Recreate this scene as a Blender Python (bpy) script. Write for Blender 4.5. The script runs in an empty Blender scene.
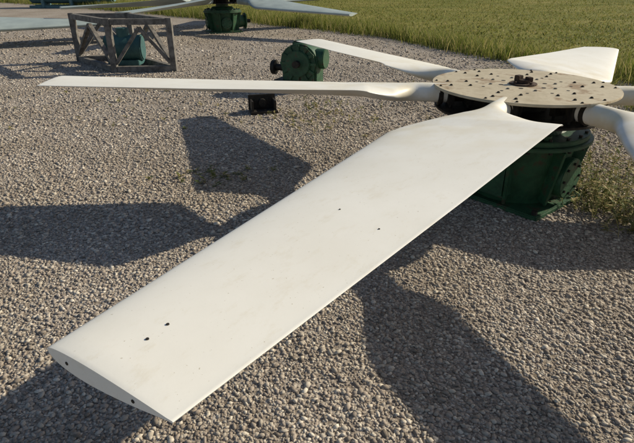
import bpy, bmesh, math, random
import numpy as np
from mathutils import Vector, Matrix
random.seed(3); rng=np.random.default_rng(7)
S=bpy.context.scene
COL=S.collection

# ---------------------------------------------------------------- helpers
def new_mat(name):
    m=bpy.data.materials.new(name); m.use_nodes=True
    nt=m.node_tree; b=nt.nodes['Principled BSDF']
    return m,nt,b
def N(nt,t,**kw):
    n=nt.nodes.new(t)
    for k,v in kw.items(): setattr(n,k,v)
    return n
def ramp(nt,stops,interp='LINEAR'):
    r=nt.nodes.new('ShaderNodeValToRGB'); r.color_ramp.interpolation=interp
    e=r.color_ramp.elements
    while len(e)<len(stops): e.new(0.5)
    for i,(p,c) in enumerate(stops):
        e[i].position=p; e[i].color=(c[0],c[1],c[2],1)
    return r
def mottled(name,c1,c2,scale=6,rough=0.6,metal=0.0,bump=0.2,bscale=60,c3=None,t3=0.62):
    m,nt,b=new_mat(name); L=nt.links
    tc=N(nt,'ShaderNodeTexCoord')
    n=N(nt,'ShaderNodeTexNoise'); n.inputs['Scale'].default_value=scale; n.inputs['Detail'].default_value=8; n.inputs['Roughness'].default_value=0.65
    L.new(tc.outputs['Object'],n.inputs['Vector'])
    st=[(0.35,c1),(0.6,c2)]
    if c3: st=[(0.33,c1),(t3-0.06,c2),(t3+0.03,c3)]
    r=ramp(nt,st); L.new(n.outputs['Fac'],r.inputs['Fac']); L.new(r.outputs['Color'],b.inputs['Base Color'])
    n2=N(nt,'ShaderNodeTexNoise'); n2.inputs['Scale'].default_value=bscale; n2.inputs['Detail'].default_value=4
    L.new(tc.outputs['Object'],n2.inputs['Vector'])
    bp=N(nt,'ShaderNodeBump'); bp.inputs['Strength'].default_value=bump; bp.inputs['Distance'].default_value=0.01
    L.new(n2.outputs['Fac'],bp.inputs['Height']); L.new(bp.outputs['Normal'],b.inputs['Normal'])
    b.inputs['Roughness'].default_value=rough; b.inputs['Metallic'].default_value=metal
    return m
def link(me,name,mat=None,parent=None,smooth=None):
    o=bpy.data.objects.new(name,me); COL.objects.link(o)
    if mat: me.materials.append(mat)
    if parent: o.parent=parent
    if smooth is not None:
        me.polygons.foreach_set('use_smooth',[True]*len(me.polygons))
        me.set_sharp_from_angle(angle=math.radians(smooth))
    return o
def empty(name,loc=(0,0,0),rz=0):
    e=bpy.data.objects.new(name,None); COL.objects.link(e); e.location=loc; e.rotation_euler=(0,0,rz); e.empty_display_size=0.2
    return e
class B:
    """collects primitives in one bmesh"""
    def __init__(s): s.bm=bmesh.new()
    def _x(s,vs,M): bmesh.ops.transform(s.bm,matrix=M,verts=vs)
    def box(s,c,d,rot=None,bev=0.0):
        r=bmesh.ops.create_cube(s.bm,size=1.0); vs=r['verts']
        M=Matrix.Translation(Vector(c))@(rot if rot else Matrix.Identity(4))@Matrix.Diagonal((d[0],d[1],d[2],1))
        s._x(vs,M)
        if bev>0:
            es=list({e for v in vs for e in v.link_edges})
            bmesh.ops.bevel(s.bm,geom=es,offset=bev,segments=2,affect='EDGES')
    def beam(s,a,b,w,h=None,bev=0.004):
        a=Vector(a);b=Vector(b);h=h or w
        d=b-a; q=d.to_track_quat('X','Z').to_matrix().to_4x4()
        s.box((a+b)/2,(d.length,w,h),q,bev)
    def cyl(s,a,b,r1,r2=None,seg=24,bev=0.0):
        a=Vector(a);b=Vector(b);r2=r1 if r2 is None else r2
        d=b-a; q=d.to_track_quat('Z','Y').to_matrix().to_4x4()
        r=bmesh.ops.create_cone(s.bm,cap_ends=True,segments=seg,radius1=r1,radius2=r2,depth=d.length)
        vs=r['verts']; s._x(vs,Matrix.Translation((a+b)/2)@q)
        if bev>0:
            fs={f for v in vs for f in v.link_faces if len(f.verts)>4}
            es=list({e for f in fs for e in f.edges})
            bmesh.ops.bevel(s.bm,geom=es,offset=bev,segments=2,affect='EDGES')
    def done(s,name,mat,parent=None,smooth=35):
        me=bpy.data.meshes.new(name); s.bm.to_mesh(me); s.bm.free()
        return link(me,name,mat,parent,smooth)

# ---------------------------------------------------------------- materials
def blade_mat(name,c1,c2,stain):
    m,nt,b=new_mat(name); L=nt.links
    tc=N(nt,'ShaderNodeTexCoord')
    n=N(nt,'ShaderNodeTexNoise'); n.inputs['Scale'].default_value=2.2; n.inputs['Detail'].default_value=7; n.inputs['Roughness'].default_value=0.6
    L.new(tc.outputs['Object'],n.inputs['Vector'])
    r=ramp(nt,[(0.35,c2),(0.6,c1)]); L.new(n.outputs['Fac'],r.inputs['Fac'])
    mp=N(nt,'ShaderNodeMapping'); mp.inputs['Scale'].default_value=(2.5,5,5); L.new(tc.outputs['Object'],mp.inputs['Vector'])
    n2=N(nt,'ShaderNodeTexNoise'); n2.inputs['Scale'].default_value=3.0; n2.inputs['Detail'].default_value=10; n2.inputs['Roughness'].default_value=0.75
    L.new(mp.outputs['Vector'],n2.inputs['Vector'])
    r2=ramp(nt,[(0.54,(0,0,0)),(0.82,(0.55,0.55,0.55))]); L.new(n2.outputs['Fac'],r2.inputs['Fac'])
    mx=N(nt,'ShaderNodeMix',data_type='RGBA'); L.new(r2.outputs['Color'],mx.inputs['Factor'])
    L.new(r.outputs['Color'],mx.inputs['A']); mx.inputs['B'].default_value=(*stain,1)
    n3=N(nt,'ShaderNodeTexNoise'); n3.inputs['Scale'].default_value=120; n3.inputs['Detail'].default_value=2
    L.new(tc.outputs['Object'],n3.inputs['Vector'])
    r3=ramp(nt,[(0.71,(1,1,1)),(0.77,(0.66,0.62,0.54))]); L.new(n3.outputs['Fac'],r3.inputs['Fac'])
    m2=N(nt,'ShaderNodeMix',data_type='RGBA',blend_type='MULTIPLY'); m2.inputs['Factor'].default_value=1
    L.new(mx.outputs['Result'],m2.inputs['A']); L.new(r3.outputs['Color'],m2.inputs['B'])
    # root end is dirtier / yellowed (object x runs along the blade)
    sx=N(nt,'ShaderNodeSeparateXYZ'); L.new(tc.outputs['Object'],sx.inputs['Vector'])
    mr=N(nt,'ShaderNodeMapRange'); mr.inputs['From Min'].default_value=2.1; mr.inputs['From Max'].default_value=0.9; mr.inputs['To Max'].default_value=0.9; L.new(sx.outputs['X'],mr.inputs['Value'])
    n4=N(nt,'ShaderNodeTexNoise'); n4.inputs['Scale'].default_value=4; n4.inputs['Detail'].default_value=6; L.new(tc.outputs['Object'],n4.inputs['Vector'])
    r4=ramp(nt,[(0.40,(0,0,0)),(0.7,(1,1,1))]); L.new(n4.outputs['Fac'],r4.inputs['Fac'])
    mu=N(nt,'ShaderNodeMath',operation='MULTIPLY'); L.new(mr.outputs['Result'],mu.inputs[0]); L.new(r4.outputs['Color'],mu.inputs[1])
    m3=N(nt,'ShaderNodeMix',data_type='RGBA'); L.new(mu.outputs['Value'],m3.inputs['Factor']); L.new(m2.outputs['Result'],m3.inputs['A']); m3.inputs['B'].default_value=(stain[0]*1.05,stain[1]*1.02,stain[2]*0.9,1)
    L.new(m3.outputs['Result'],b.inputs['Base Color'])
    b.inputs['Roughness'].default_value=0.45; b.inputs['Specular IOR Level'].default_value=0.4
    bp=N(nt,'ShaderNodeBump'); bp.inputs['Strength'].default_value=0.06; bp.inputs['Distance'].default_value=0.01
    L.new(n2.outputs['Fac'],bp.inputs['Height']); L.new(bp.outputs['Normal'],b.inputs['Normal'])
    return m
M_white=blade_mat('white_gelcoat',(0.89,0.87,0.82),(0.845,0.82,0.76),(0.66,0.58,0.42))
M_grey=blade_mat('grey_green_gelcoat',(0.38,0.44,0.43),(0.30,0.35,0.35),(0.2,0.22,0.2))
M_green=mottled('green_machine_paint',(0.009,0.042,0.019),(0.020,0.085,0.038),7,0.55,0,0.35,50,(0.055,0.045,0.025),0.62)
M_dark=mottled('dark_rusty_steel',(0.012,0.011,0.010),(0.035,0.028,0.022),14,0.65,0.3,0.4,80)
M_rust=mottled('rust',(0.035,0.02,0.014),(0.075,0.038,0.022),20,0.8,0.1,0.5,90)
M_bolt=mottled('galvanised_bolt',(0.10,0.095,0.085),(0.26,0.25,0.22),40,0.5,0.6,0.1,90)
M_disc=mottled('weathered_plate',(0.40,0.33,0.22),(0.53,0.46,0.335),4,0.65,0.0,0.15,70,(0.29,0.20,0.115),0.585)
M_wood=mottled('weathered_timber',(0.075,0.068,0.062),(0.20,0.185,0.17),9,0.85,0,0.5,45)
M_teal=mottled('teal_paint',(0.02,0.07,0.075),(0.04,0.12,0.12),8,0.6,0,0.2,50)
M_tank=mottled('grey_teal_paint',(0.07,0.15,0.17),(0.11,0.2,0.22),8,0.6,0,0.2,50)

# ---------------------------------------------------------------- ground
bx=[-60,-30,-11,-2.5,1.86,3.2,5.4,8,12,20]; by=[60,42,27.8,20.2,15.9,12.7,8.9,6.3,3,-3]
def yb(x): return np.interp(x,bx,by)

def grass_ground():
    m,nt,b=new_mat('mown_field'); L=nt.links
    tc=N(nt,'ShaderNodeTexCoord')
    n=N(nt,'ShaderNodeTexNoise'); n.inputs['Scale'].default_value=0.35; n.inputs['Detail'].default_value=10; n.inputs['Roughness'].default_value=0.7
    mp=N(nt,'ShaderNodeMapping'); mp.inputs['Scale'].default_value=(0.5,1.2,1); L.new(tc.outputs['Object'],mp.inputs['Vector']); L.new(mp.outputs['Vector'],n.inputs['Vector'])
    r=ramp(nt,[(0.32,(0.11,0.13,0.022)),(0.5,(0.20,0.20,0.045)),(0.66,(0.30,0.26,0.085))]); L.new(n.outputs['Fac'],r.inputs['Fac'])
    n2=N(nt,'ShaderNodeTexNoise'); n2.inputs['Scale'].default_value=14; n2.inputs['Detail'].default_value=6
    L.new(tc.outputs['Object'],n2.inputs['Vector'])
    r2=ramp(nt,[(0.3,(0.5,0.5,0.5)),(0.65,(1.15,1.15,1.1))]); L.new(n2.outputs['Fac'],r2.inputs['Fac'])
    mx=N(nt,'ShaderNodeMix',data_type='RGBA',blend_type='MULTIPLY'); mx.inputs['Factor'].default_value=1
    L.new(r.outputs['Color'],mx.inputs['A']); L.new(r2.outputs['Color'],mx.inputs['B']); L.new(mx.outputs['Result'],b.inputs['Base Color'])
    bp=N(nt,'ShaderNodeBump'); bp.inputs['Strength'].default_value=0.7; bp.inputs['Distance'].default_value=0.08
    L.new(n2.outputs['Fac'],bp.inputs['Height']); L.new(bp.outputs['Normal'],b.inputs['Normal'])
    b.inputs['Roughness'].default_value=0.9; b.inputs['Specular IOR Level'].default_value=0.1
    return m
me=bpy.data.meshes.new('grass_field'); s=700
me.from_pydata([(-s,-s,-0.03),(s,-s,-0.03),(s,s,-0.03),(-s,s,-0.03)],[],[(0,1,2,3)])
link(me,'grass_field',grass_ground())

def gravel_ground():
    m,nt,b=new_mat('gravel_bed'); L=nt.links
    tc=N(nt,'ShaderNodeTexCoord')
    v=N(nt,'ShaderNodeTexVoronoi'); v.inputs['Scale'].default_value=64; L.new(tc.outputs['Object'],v.inputs['Vector'])
    sp=N(nt,'ShaderNodeSeparateColor'); L.new(v.outputs['Color'],sp.inputs['Color'])
    r=ramp(nt,[(0.0,(0.30,0.265,0.235)),(0.45,(0.395,0.355,0.32)),(0.8,(0.465,0.425,0.385)),(1,(0.58,0.54,0.50))]); L.new(sp.outputs['Red'],r.inputs['Fac'])
    r2=ramp(nt,[(0.35,(1,1,1)),(0.75,(0.60,0.57,0.54))]); L.new(v.outputs['Distance'],r2.inputs['Fac'])
    mx=N(nt,'ShaderNodeMix',data_type='RGBA',blend_type='MULTIPLY'); mx.inputs['Factor'].default_value=1
    L.new(r.outputs['Color'],mx.inputs['A']); L.new(r2.outputs['Color'],mx.inputs['B'])
    n=N(nt,'ShaderNodeTexNoise'); n.inputs['Scale'].default_value=0.9; n.inputs['Detail'].default_value=6; L.new(tc.outputs['Object'],n.inputs['Vector'])
    r3=ramp(nt,[(0.35,(0.82,0.78,0.72)),(0.62,(1.04,1.02,1.0))]); L.new(n.outputs['Fac'],r3.inputs['Fac'])
    m2=N(nt,'ShaderNodeMix',data_type='RGBA',blend_type='MULTIPLY'); m2.inputs['Factor'].default_value=1
    L.new(mx.outputs['Result'],m2.inputs['A']); L.new(r3.outputs['Color'],m2.inputs['B']); L.new(m2.outputs['Result'],b.inputs['Base Color'])
    bp=N(nt,'ShaderNodeBump',invert=True); bp.inputs['Strength'].default_value=0.7; bp.inputs['Distance'].default_value=0.006
    L.new(v.outputs['Distance'],bp.inputs['Height']); L.new(bp.outputs['Normal'],b.inputs['Normal'])
    b.inputs['Roughness'].default_value=0.9; b.inputs['Specular IOR Level'].default_value=0.2
    return m
xs=np.linspace(-60,20,161); vs=[];fs=[]
for i,x in enumerate(xs):
    vs+= [(x,-25,0),(x,float(yb(x))+0.35*math.sin(x*2.1)+0.2*math.sin(x*5.3),0)]
    if i: fs.append((2*i-2,2*i,2*i+1,2*i-1))
me=bpy.data.meshes.new('gravel_yard'); me.from_pydata(vs,[],fs); link(me,'gravel_yard',gravel_ground())

def bulk_mesh(name,V,F3,mat):
    me=bpy.data.meshes.new(name)
    me.vertices.add(len(V)); me.vertices.foreach_set('co',V.astype(np.float32).ravel())
    nf=len(F3); me.loops.add(nf*3); me.loops.foreach_set('vertex_index',F3.astype(np.int32).ravel())
    me.polygons.add(nf); me.polygons.foreach_set('loop_start',np.arange(0,nf*3,3,dtype=np.int32))
    me.update(calc_edges=True); me.validate()
    return link(me,name,mat)
bm=bmesh.new(); bmesh.ops.create_icosphere(bm,subdivisions=1,radius=1.0)
bm.verts.ensure_lookup_table(); ico=np.array([v.co[:] for v in bm.verts]); icf=np.array([[v.index for v in f.verts] for f in bm.faces]); bm.free()
def stones(n,y0,y1,rm):
    y=rng.uniform(y0,y1,n); x=rng.uniform(-1,1,n)*(0.8*y+0.8)
    k=y<yb(x)+0.3; x=x[k];y=y[k]; n=len(x)
    r=rm*np.exp(rng.normal(0,0.36,n)); r=np.clip(r,0.35*rm,2.3*rm)
    sc=np.stack([r*rng.uniform(0.95,1.5,n),r*rng.uniform(0.7,1.05,n),r*rng.uniform(0.36,0.62,n)],1)
    P=ico[None]*(1+rng.uniform(-0.24,0.24,(n,12,1)))*sc[:,None,:]
    a=rng.uniform(0,2*math.pi,n); t=rng.normal(0,0.28,n)
    c,s_=np.cos(t)[:,None],np.sin(t)[:,None]
    X=P[...,0];Y=P[...,1]*c-P[...,2]*s_;Z=P[...,1]*s_+P[...,2]*c
    c,s_=np.cos(a)[:,None],np.sin(a)[:,None]
    P=np.stack([X*c-Y*s_,X*s_+Y*c,Z],-1)
    P+=np.stack([x,y,r*rng.uniform(-0.1,0.45,n)],1)[:,None,:]
    return P.reshape(-1,3),n
parts=[stones(98000,0.3,3.2,0.0070),stones(86000,3.2,6.0,0.0087),stones(58000,6.0,10.5,0.011),stones(26000,10.5,19,0.016)]
V=np.concatenate([p[0] for p in parts]); n=sum(p[1] for p in parts)
F=(icf[None]+12*np.arange(n)[:,None,None]).reshape(-1,3)
m,nt,b=new_mat('crushed_stone'); L=nt.links
g=N(nt,'ShaderNodeNewGeometry')
r=ramp(nt,[(0,(0.21,0.185,0.165)),(0.25,(0.36,0.32,0.29)),(0.5,(0.44,0.385,0.345)),(0.62,(0.43,0.40,0.365)),(0.85,(0.53,0.49,0.445)),(1,(0.72,0.68,0.62))]); L.new(g.outputs['Random Per Island'],r.inputs['Fac'])
tc=N(nt,'ShaderNodeTexCoord'); nn=N(nt,'ShaderNodeTexNoise'); nn.inputs['Scale'].default_value=120; L.new(tc.outputs['Object'],nn.inputs['Vector'])
r2=ramp(nt,[(0.3,(0.84,0.82,0.79)),(0.7,(1.05,1.05,1.05))]); L.new(nn.outputs['Fac'],r2.inputs['Fac'])
mx=N(nt,'ShaderNodeMix',data_type='RGBA',blend_type='MULTIPLY'); mx.inputs['Factor'].default_value=1
L.new(r.outputs['Color'],mx.inputs['A']); L.new(r2.outputs['Color'],mx.inputs['B'])
n9=N(nt,'ShaderNodeTexNoise'); n9.inputs['Scale'].default_value=1.1; n9.inputs['Detail'].default_value=6; L.new(tc.outputs['Object'],n9.inputs['Vector'])
r9=ramp(nt,[(0.36,(0.82,0.78,0.72)),(0.62,(1.04,1.02,1.0))]); L.new(n9.outputs['Fac'],r9.inputs['Fac'])
m9=N(nt,'ShaderNodeMix',data_type='RGBA',blend_type='MULTIPLY'); m9.inputs['Factor'].default_value=1
L.new(mx.outputs['Result'],m9.inputs['A']); L.new(r9.outputs['Color'],m9.inputs['B']); L.new(m9.outputs['Result'],b.inputs['Base Color'])
b.inputs['Roughness'].default_value=0.85; b.inputs['Specular IOR Level'].default_value=0.25
bulk_mesh('gravel',V,F,m)

# ---------------------------------------------------------------- grass
def leaf_mat(name,stops,trans=0.25):
    m,nt,b=new_mat(name); L=nt.links
    g=N(nt,'ShaderNodeNewGeometry'); r=ramp(nt,stops); L.new(g.outputs['Random Per Island'],r.inputs['Fac'])
    L.new(r.outputs['Color'],b.inputs['Base Color']); b.inputs['Roughness'].default_value=0.7; b.inputs['Specular IOR Level'].default_value=0.2
    tr=N(nt,'ShaderNodeBsdfTranslucent'); L.new(r.outputs['Color'],tr.inputs['Color'])
    mx=N(nt,'ShaderNodeMixShader'); mx.inputs['Fac'].default_value=trans
    L.new(b.outputs['BSDF'],mx.inputs[1]); L.new(tr.outputs['BSDF'],mx.inputs[2]); L.new(mx.outputs['Shader'],nt.nodes['Material Output'].inputs['Surface'])
    return m
def blades(name,x,y,h,w,lean,mat,z0=-0.03):
    n=len(x); a=rng.uniform(0,2*math.pi,n); la=rng.uniform(0,2*math.pi,n)
    dx=np.cos(a)*w/2; dy=np.sin(a)*w/2
    lx=np.cos(la)*lean*h; ly=np.sin(la)*lean*h
    z=np.full(n,z0)
    P=np.stack([np.stack([x-dx,y-dy,z],1),np.stack([x+dx,y+dy,z],1),
        np.stack([x-dx*.7+lx*.35,y-dy*.7+ly*.35,z+h*.6],1),np.stack([x+dx*.7+lx*.35,y+dy*.7+ly*.35,z+h*.6],1),
        np.stack([x+lx,y+ly,z+h],1)],1).reshape(-1,3)
    T=np.array([[0,1,3],[0,3,2],[2,3,4]]); F=(T[None]+5*np.arange(n)[:,None,None]).reshape(-1,3)
    return bulk_mesh(name,P,F,mat)
M_g1=leaf_mat('tall_grass_leaf',[(0,(0.10,0.14,0.022)),(0.45,(0.19,0.22,0.045)),(0.75,(0.31,0.295,0.085)),(1,(0.48,0.39,0.19))],0.4)
M_g2=leaf_mat('mown_grass_leaf',[(0,(0.13,0.15,0.03)),(0.5,(0.235,0.235,0.06)),(1,(0.40,0.33,0.14))],0.35)
n=110000
X=rng.uniform(-24,11,n); D=np.abs(rng.normal(0,1,n))*1.1+rng.normal(0,0.25,n)-0.15
Y=yb(X)+D*1.5
cl=np.sin(X*3.1+Y*1.7)*np.sin(Y*2.3-X*1.1)+np.sin(X*0.9)*0.5
k=rng.uniform(-1.5,1.5,n)<cl+0.6; X=X[k];Y=Y[k];D=D[k]; n=len(X)
H=(0.10+0.28*rng.uniform(0,1,n)**1.5)*np.clip(1.25-0.25*D,0.3,1.2)
blades('tall_grass_verge',X,Y,H,rng.uniform(0.010,0.024,n),rng.uniform(0.1,0.7,n),M_g1)
n=90000
Y=8+45*rng.uniform(0,1,n)**1.5; X=rng.uniform(-0.85,0.85,n)*(Y+3); k=(Y>yb(X)+1.0); X=X[k];Y=Y[k]; n=len(X)
blades('field_grass',X,Y,rng.uniform(0.03,0.08,n),rng.uniform(0.02,0.05,n),rng.uniform(0.4,1.3,n),M_g2)
n=18000; cx=rng.uniform(1.9,8,480); cy=rng.uniform(3.0,9.5,480); kk=(cy>yb(cx)-3.9)&(cy<yb(cx)+.3); cx=cx[kk];cy=cy[kk]
i=rng.integers(0,len(cx),n); X=cx[i]+rng.normal(0,0.08,n); Y=cy[i]+rng.normal(0,0.08,n)
blades('gravel_edge_tufts',X,Y,rng.uniform(0.04,0.18,n),rng.uniform(0.005,0.010,n),rng.uniform(0.3,1.1,n),M_g1,0.0)

def weeds(name,cx,cy,rx,ry,stems,hmax,mat):
    vs=[];fs=[]
    for i in range(stems):
        x=cx+random.gauss(0,rx); y=cy+random.gauss(0,ry); h=hmax*random.uniform(0.35,1)
        la=random.uniform(0,6.28); ln=random.uniform(0.05,0.45)*h
        pts=[Vector((x+math.cos(la)*ln*t*t,y+math.sin(la)*ln*t*t,h*t)) for t in (0,.33,.66,1)]
        for p,q in zip(pts[:-1],pts[1:]):
            k=len(vs); w=0.0025
            vs+= [p+Vector((w,0,0)),p-Vector((w,0,0)),q-Vector((w,0,0)),q+Vector((w,0,0))]; fs.append((k,k+1,k+2,k+3))
        for j in range(random.randint(5,11)):
            t=random.uniform(0.1,1); p=Vector((x+math.cos(la)*ln*t*t,y+math.sin(la)*ln*t*t,h*t))
            a=random.uniform(0,6.28); l=random.uniform(0.02,0.065); w=l*random.uniform(0.12,0.28)
            d=Vector((math.cos(a),math.sin(a),random.uniform(-0.2,0.7))).normalized(); sd=d.cross(Vector((0,0,1))).normalized()
            k=len(vs); vs+= [p,p+d*l*.5+sd*w,p+d*l,p+d*l*.5-sd*w]; fs.append((k,k+1,k+2,k+3))
    me=bpy.data.meshes.new(name); me.from_pydata([tuple(v) for v in vs],[],fs); return link(me,name,mat)
M_w=leaf_mat('weed_leaf',[(0,(0.08,0.11,0.03)),(0.4,(0.17,0.19,0.06)),(0.7,(0.34,0.28,0.12)),(1,(0.48,0.39,0.22))],0.3)
weeds('weed_patch',2.36,3.75,0.17,0.24,170,0.2,M_w)
weeds('weed_patch',2.45,3.25,0.14,0.14,70,0.12,M_w)
weeds('weed_patch',2.7,4.3,0.35,0.4,150,0.22,M_w)
weeds('weed_patch',0.15,6.6,0.35,0.5,60,0.10,M_w)
weeds('weed_patch',-0.9,4.35,0.25,0.1,26,0.04,M_w)
weeds('weed_patch',-2.1,7.2,1.2,0.8,50,0.06,M_w)
weeds('weed_patch',3.6,7.2,1.2,1.2,160,0.2,M_w)

# ---------------------------------------------------------------- fan blades
K=0.78; LB=4.645; U0=0.66
def section(u,L=LB):
    def it(a,b): return float(np.interp(u,a,b))
    vp=it([U0,1.0,1.48,L],[.085,.09,.585,.225])
    q=min(max((u-0.93)/(1.80-0.93),0),1); q=q*q*(3-2*q)
    vm=(1-q)*0.09+q*it([1.0,L],[.645,.29])
    zp=it([U0,1.0,1.5,3.0,L],[0,0,.12,.05,-.01]); zm=-it([U0,1.0,1.7,3.0,L],[0,0,.07,.05,.02])
    th=it([.9,1.7,L],[.17,.145,.085])
    return vp,vm,zp,zm,th
def foil(x,th): return max(5*th*(0.2969*math.sqrt(max(x,0))-0.126*x-0.3516*x*x+0.2843*x**3-0.1015*x**4),0.004)
def surf(u,v):
    vp,vm,zp,zm,th=section(u); x=(v+vm)/(vp+vm)
    return zm+(zp-zm)*x+0.55*foil(x,th)
def blade_mesh(name,ts=1.0):
    L=LB; NP=44
    us=np.concatenate([np.linspace(U0,0.93,5)[:-1],np.linspace(0.93,2.0,40)[:-1],np.linspace(2.0,L-0.015,40),[L-0.005,L]])
    V=[];F=[]
    for i,u in enumerate(us):
        vp,vm,zp,zm,th=section(u)
        bl=min(max((u-0.93)/0.7,0),1); bl=bl*bl*(3-2*bl); bz=bl
        bv=min(max((u-0.93)/0.3,0),1)
        rr=0.09
        end=max(0,(u-(L-0.012))/0.012); th*= (1-0.12*end)
        for k in range(NP):
            a=2*math.pi*k/NP; x=(1-math.cos(a))/2; up=math.sin(a)
            yt=foil(x,th)
            zz=(0.55 if up>=0 else -1.25)*yt*(1 if abs(up)>1e-6 else 0)
            vv=-vm+(vp+vm)*x; z=zm+(zp-zm)*x+zz
            vc=-math.cos(a)*rr; zc=up*rr
            V.append((u*K*ts,((1-bv)*vc+bv*vv)*K*ts,((1-bz)*zc+bz*z)*K*ts))
        if i:
            a0=(i-1)*NP;b0=i*NP
            for k in range(NP):
                k2=(k+1)%NP; F.append((a0+k,a0+k2,b0+k2,b0+k))
    e0=(len(us)-1)*NP
    F.append(tuple(e0+k for k in range(NP))); F.append(tuple(reversed(range(NP))))
    me=bpy.data.meshes.new(name); me.from_pydata(V,[],F); me.update()
    bm=bmesh.new(); bm.from_mesh(me); bmesh.ops.recalc_face_normals(bm,faces=bm.faces); bm.to_mesh(me); bm.free()
    return me
ZB=-0.075
def fan(name,loc,angs,bmat,ts=1.0,elev=None,pitch=None):
    root=empty(name,loc); out=[]
    for i,a in enumerate(angs):
        o=link(blade_mesh('blade_mesh',ts=ts),'blade_%d'%(i+1),bmat,root,50)
        e=elev[i] if elev else 0; p=pitch[i] if pitch else 0
        o.rotation_euler=(math.radians(p),-math.radians(e),math.radians(a)); o.location=(0,0,ZB); out.append(o)
        c=B()
        for d in (0.40,0.53):
            c.box((d,0,0.0),(0.05,0.20,0.115),None,0.006)
        c.cyl((0.34,0,0),(0.66,0,0),0.052,seg=20)
        for sx in (0.40,0.53):
            for sy in (-0.075,0.075):
                c.cyl((sx,sy,-0.088),(sx,sy,0.06),0.011,seg=8)
        c.cyl((0.585,0,0),(0.62,0,0),0.080,seg=24,bev=0.006)
        q=c.done('blade_clamp_%d'%(i+1),M_dark,root); q.rotation_euler=(0,0,math.radians(a)); q.location=(0,0,ZB)
    R=0.66
    c=B(); c.cyl((0,0,-0.012),(0,0,0.006),R,seg=128,bev=0.003); c.done('top_plate',M_disc,root)
    c=B(); c.cyl((0,0,-0.172),(0,0,-0.155),R*0.95,seg=96,bev=0.003)
    c.cyl((0,0,-0.155),(0,0,-0.012),0.2,seg=40); c.done('bottom_plate',M_dark,root)
    def nut(c,x,y,z=0.006,r=0.014,h=0.006,stud=0.005):
        c.cyl((x,y,z),(x,y,z+0.003),r*1.4,seg=14); c.cyl((x,y,z+0.003),(x,y,z+0.003+h),r,seg=6); c.cyl((x,y,z+h),(x,y,z+h+stud),r*0.5,seg=8)
    c=B()
    for a in angs:
        ca,sa=math.cos(math.radians(a)),math.sin(math.radians(a))
        for du,dv in ((0.40,-.075),(0.40,.075),(0.54,-.075),(0.54,.075)):
            nut(c,du*ca-dv*sa,du*sa+dv*ca,r=0.009)
        for dv in (-.10,.10):
            du=0.62; nut(c,du*ca-dv*sa,du*sa+dv*ca,r=0.007,h=0.005,stud=0.004)
    c.done('plate_bolts',M_dark,root)
    c=B()
    for k in range(8):
        a=2*math.pi*k/8; nut(c,0.24*math.cos(a),0.24*math.sin(a),r=0.009,h=0.005,stud=0.002)
    c.done('inner_bolts',M_bolt,root)
    c=B()
    c.cyl((0,0,0.006),(0,0,0.016),0.10,seg=36,bev=0.003)
    c.cyl((0,0,0.016),(0,0,0.042),0.050,seg=28,bev=0.004)
    for k in range(4):
        a=2*math.pi*k/4+.4; c.cyl((0.078*math.cos(a),0.078*math.sin(a),0.016),(0.078*math.cos(a),0.078*math.sin(a),0.032),0.011,seg=6)
    c.box((-0.035,0.01,0.050),(0.05,0.045,0.04),Matrix.Rotation(0.5,4,'Z'),0.004)
    c.box((0.035,-0.01,0.045),(0.04,0.05,0.03),Matrix.Rotation(0.2,4,'Z'),0.004)
    c.done('shaft_boss',M_rust,root)
    c=B()
    for k in range(12):
        a=2*math.pi*k/12+0.26; c.cyl((0.33*math.cos(a),0.33*math.sin(a),0.006),(0.33*math.cos(a),0.33*math.sin(a),0.0078),0.011,seg=12)
    for k in range(6):
        a=2*math.pi*k/6+0.1; c.cyl((0.17*math.cos(a),0.17*math.sin(a),0.006),(0.17*math.cos(a),0.17*math.sin(a),0.0078),0.016,seg=14)
    c.done('plate_hole_discs',M_dark,root)  # dark discs stand in for rings of holes, their inner shade put into colour
    return root,out
ANG=[237.5,176.8,117,55,-4,293.5]
f1,bl=fan('cooling_fan',(1.53,3.83,0.94),ANG,M_white,1.0,[1.40,1.15,0.35,-0.6,0.5,0.3])
c=B()
def scr(u,v,r):
    z=surf(u,v)*K; c.cyl((u*K,v*K,z-0.003),(u*K,v*K,z+0.0022),r,r*0.75,seg=14)
for (u,v) in ((4.40,-0.056),(4.48,-0.053)): scr(u,v,0.005)
for (u,v) in ((3.49,0.20),(3.39,-0.045)): scr(u,v,0.004)
c.done('blade_screws',M_dark,bl[0])
c=B()
for v in (-0.2,0.08):
    vp,vm,zp,zm,th=section(LB); x=(v+vm)/(vp+vm); z=zm+(zp-zm)*x-0.35*foil(x,th)
    c.cyl((LB*K-0.003,v*K,z*K),(LB*K+0.0015,v*K,z*K),0.0045,seg=12)
c.done('tip_cap_screws',M_dark,bl[0])

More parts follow.
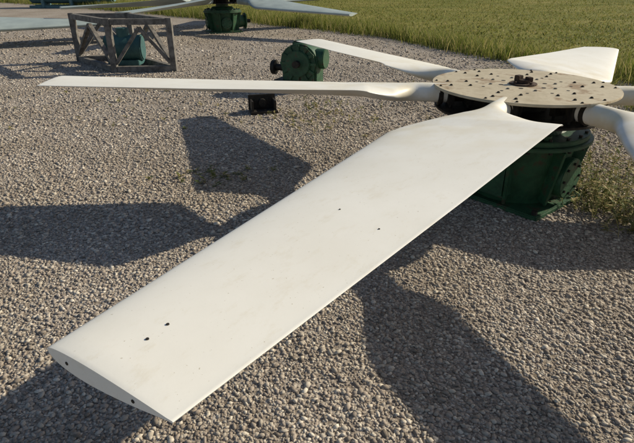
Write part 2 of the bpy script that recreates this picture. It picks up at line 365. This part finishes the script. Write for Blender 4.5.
# ---------------------------------------------------------------- gearbox under fan
def gearbox(name,loc,rz,s=1.0):
    root=empty(name,loc,rz); root.scale=(s,s,s)
    c=B()
    c.box((0,0,0.02),(0.90,0.80,0.04),None,0.008)
    c.cyl((0,0,0.04),(0,0,0.52),0.34,0.43,seg=40)
    c.cyl((0,0,0.52),(0,0,0.55),0.53,seg=48,bev=0.005)
    c.cyl((0,0,0.55),(0,0,0.59),0.50,seg=48,bev=0.005)
    c.cyl((0,0,0.59),(0,0,0.66),0.34,0.28,seg=40,bev=0.006)
    c.cyl((0,0,0.66),(0,0,0.76),0.17,seg=28)
    c.cyl((0.30,0,0.27),(0.60,0,0.27),0.19,0.15,seg=30)
    c.cyl((0.60,0,0.27),(0.64,0,0.27),0.215,seg=30,bev=0.005)
    c.cyl((-0.33,0,0.26),(-0.47,0,0.26),0.16,seg=30,bev=0.005)
    c.cyl((0,-0.30,0.26),(0,-0.44,0.26),0.15,seg=30,bev=0.01)
    c.box((0.0,0.34,0.25),(0.34,0.16,0.3),None,0.02)
    for k in range(8):
        a=2*math.pi*(k+.5)/8; ca,sa=math.cos(a),math.sin(a)
        c.beam((0.37*ca,0.37*sa,0.06),(0.46*ca,0.46*sa,0.515),0.026,0.11,0.003)
    for a in (0.6,2.5,3.9,5.4): c.cyl((0.42*math.cos(a),0.42*math.sin(a),0.59),(0.42*math.cos(a),0.42*math.sin(a),0.62),0.035,seg=6)
    c.done('housing',M_green,root,30)
    c=B()
    for k in range(20):
        a=2*math.pi*k/20; c.cyl((0.47*math.cos(a),0.47*math.sin(a),0.59),(0.47*math.cos(a),0.47*math.sin(a),0.606),0.013,seg=6)
        c.cyl((0.505*math.cos(a),0.505*math.sin(a),0.500),(0.505*math.cos(a),0.505*math.sin(a),0.52),0.013,seg=6)
    for k in range(8):
        a=2*math.pi*k/8; c.cyl((-0.47,0.12*math.cos(a),0.26+0.12*math.sin(a)),(-0.485,0.12*math.cos(a),0.26+0.12*math.sin(a)),0.011,seg=6)
        c.cyl((0.11*math.cos(a),-0.44,0.26+0.11*math.sin(a)),(0.11*math.cos(a),-0.455,0.26+0.11*math.sin(a)),0.011,seg=6)
    c.cyl((0.64,0,0.27),(0.78,0,0.27),0.045,seg=20)
    for x in (-0.41,0.41):
        for y in (-0.36,0.36): c.cyl((x,y,0.04),(x,y,0.07),0.022,seg=6)
    c.done('bolts_and_shaft',M_dark,root,30)
    return root
gearbox('gearbox',(1.66,4.02,0),math.radians(130))

# ---------------------------------------------------------------- second green machine
root=empty('gear_drive',(-0.22,8.25,0),math.radians(-20)); root.scale=(0.92,0.92,0.88)
c=B()
c.box((0,0,0.05),(0.85,0.55,0.10),None,0.01)
c.cyl((0,-0.22,0.48),(0,0.22,0.48),0.33,seg=40,bev=0.03)
c.cyl((0,-0.27,0.48),(0,-0.22,0.48),0.22,seg=32,bev=0.01)
c.box((0,0,0.27),(0.62,0.40,0.36),None,0.04)
c.cyl((0.25,0,0.55),(0.42,0,0.55),0.17,seg=28,bev=0.01)
c.box((-0.02,0,0.80),(0.26,0.22,0.08),None,0.02)
for k in range(12):
    a=math.pi*k/6; c.beam((0.2*math.cos(a),-0.235,0.48+0.2*math.sin(a)),(0.32*math.cos(a),-0.235,0.48+0.32*math.sin(a)),0.02,0.05)
c.done('casing',M_green,root,30)
c=B(); c.cyl((-0.34,0,0.36),(-0.50,0,0.36),0.06,seg=20); c.cyl((-0.50,0,0.36),(-0.57,0,0.36),0.13,seg=28,bev=0.006)
c.cyl((0,-0.27,0.48),(0,-0.36,0.48),0.06,seg=20); c.box((-0.2,0,0.14),(0.5,0.6,0.08),None,0.01)
c.done('shaft_and_coupling',M_dark,root,30)
root=empty('steel_bracket',(-0.72,6.75,0),math.radians(15))
c=B(); c.box((0,0,0.02),(0.36,0.26,0.04),None,0.004); c.box((0,0.1,0.12),(0.36,0.03,0.20),None,0.004)
for x in (-0.15,0.15): c.box((x,0,0.10),(0.025,0.2,0.14),None,0.003)
c.cyl((0,0.02,0.12),(0.0,0.2,0.12),0.05,seg=20); c.done('bracket_body',M_dark,root,30)

# ---------------------------------------------------------------- timber cradle
root=empty('timber_crate_frame',(-3.77,9.75,0),0)
c=B()
p=[Vector((0,0,0)),Vector((1.08,0.1,0)),Vector((-0.1,1.45,0)),Vector((-1.2,1.3,0))]
Ht=0.94; w=0.10
def up(v,h): return Vector((v.x,v.y,h))
for i in range(4):
    a,b_=p[i],p[(i+1)%4]
    c.beam(up(a,0.0),up(a,Ht),w*1.05)
    d=(b_-a).normalized()*w*0.53
    c.beam(up(a+d,0.055),up(b_-d,0.055),w); c.beam(up(a+d,Ht-0.06),up(b_-d,Ht-0.06),w)
    mdl=(a+b_)/2
    c.beam(up(a+d,0.16),up(mdl,Ht-0.16),w*.8,w*.6); c.beam(up(b_-d,0.16),up(mdl,Ht-0.16),w*.8,w*.6)
c.done('timbers',M_wood,root,30)
c=B(); c.cyl((-0.35,0.65,0.35),(0.35,0.72,0.35),0.24,seg=28,bev=0.02); c.box((0,0.68,0.09),(0.6,0.4,0.1),None,0.01); c.cyl((0,0.68,0.5),(0,0.68,0.72),0.12,seg=20,bev=0.01)
c.done('motor',M_teal,root,30)

# ---------------------------------------------------------------- distant fan on gearbox, lone blade on stands, tank
fan('cooling_fan',(-2.9,16.8,1.0),[-30,30,90,150,210,250],M_grey,1.24,[-3,0,0,0,-1,-1])
gearbox('gearbox',(-2.9,16.8,0),0.4,1.1)
root=empty('fan_blade',(-10.2,12.6,0.52),math.radians(21))
o=link(blade_mesh('blade_mesh',1.55),'blade_shell',M_grey,root,50)
c=B()
for x in (1.6,4.5):
    c.beam((x,-0.3,-0.475),(x,0.3,-0.475),0.1,0.08)
    for sy in (-1,1): c.beam((x,sy*0.28,-0.43),(x,sy*0.10,-0.12),0.07)
c.done('stands',M_wood,root)
root=empty('storage_tank',(-12.6,28.6,0),math.radians(4))
c=B(); c.cyl((-2.1,0,0.75),(2.1,0,0.75),0.55,seg=40,bev=0.08)
for x in (-1.4,0,1.4): c.box((x,0,0.2),(0.16,0.9,0.4),None,0.02)
c.box((0,0.35,0.06),(4.2,0.12,0.12),None,0.01); c.box((0,-0.35,0.06),(4.2,0.12,0.12),None,0.01); c.cyl((0.4,0,1.28),(0.4,0,1.42),0.2,seg=24,bev=0.01)
c.done('tank_body',M_tank,root,30)

# ---------------------------------------------------------------- light
sd=Vector((2.0,0.8,1.17)).normalized()
w=bpy.data.worlds.new('World'); S.world=w; w.use_nodes=True; nt=w.node_tree
sky=nt.nodes.new('ShaderNodeTexSky'); sky.sky_type='NISHITA'; sky.sun_disc=False
sky.sun_elevation=math.asin(sd.z); sky.sun_rotation=math.atan2(sd.x,sd.y)
bg=nt.nodes['Background']; bg.inputs['Strength'].default_value=0.085
nt.links.new(sky.outputs['Color'],bg.inputs['Color'])
l=bpy.data.lights.new('sun','SUN'); l.energy=5.0; l.angle=math.radians(0.6); l.color=(1,0.90,0.69)
o=bpy.data.objects.new('sun',l); COL.objects.link(o); o.rotation_euler=sd.to_track_quat('Z','Y').to_euler(); o.location=(10,5,8)
# ---------------------------------------------------------------- camera
cd=bpy.data.cameras.new('camera'); cam=bpy.data.objects.new('camera',cd); COL.objects.link(cam)
cd.sensor_width=36; cd.lens=28.8; cd.clip_end=2000; cd.clip_start=0.05
cam.location=(0,0,1.70); cam.rotation_euler=(math.radians(90-26.3),0,0)
S.camera=cam
S.view_settings.view_transform='Standard'; S.view_settings.look='None'; S.view_settings.exposure=0
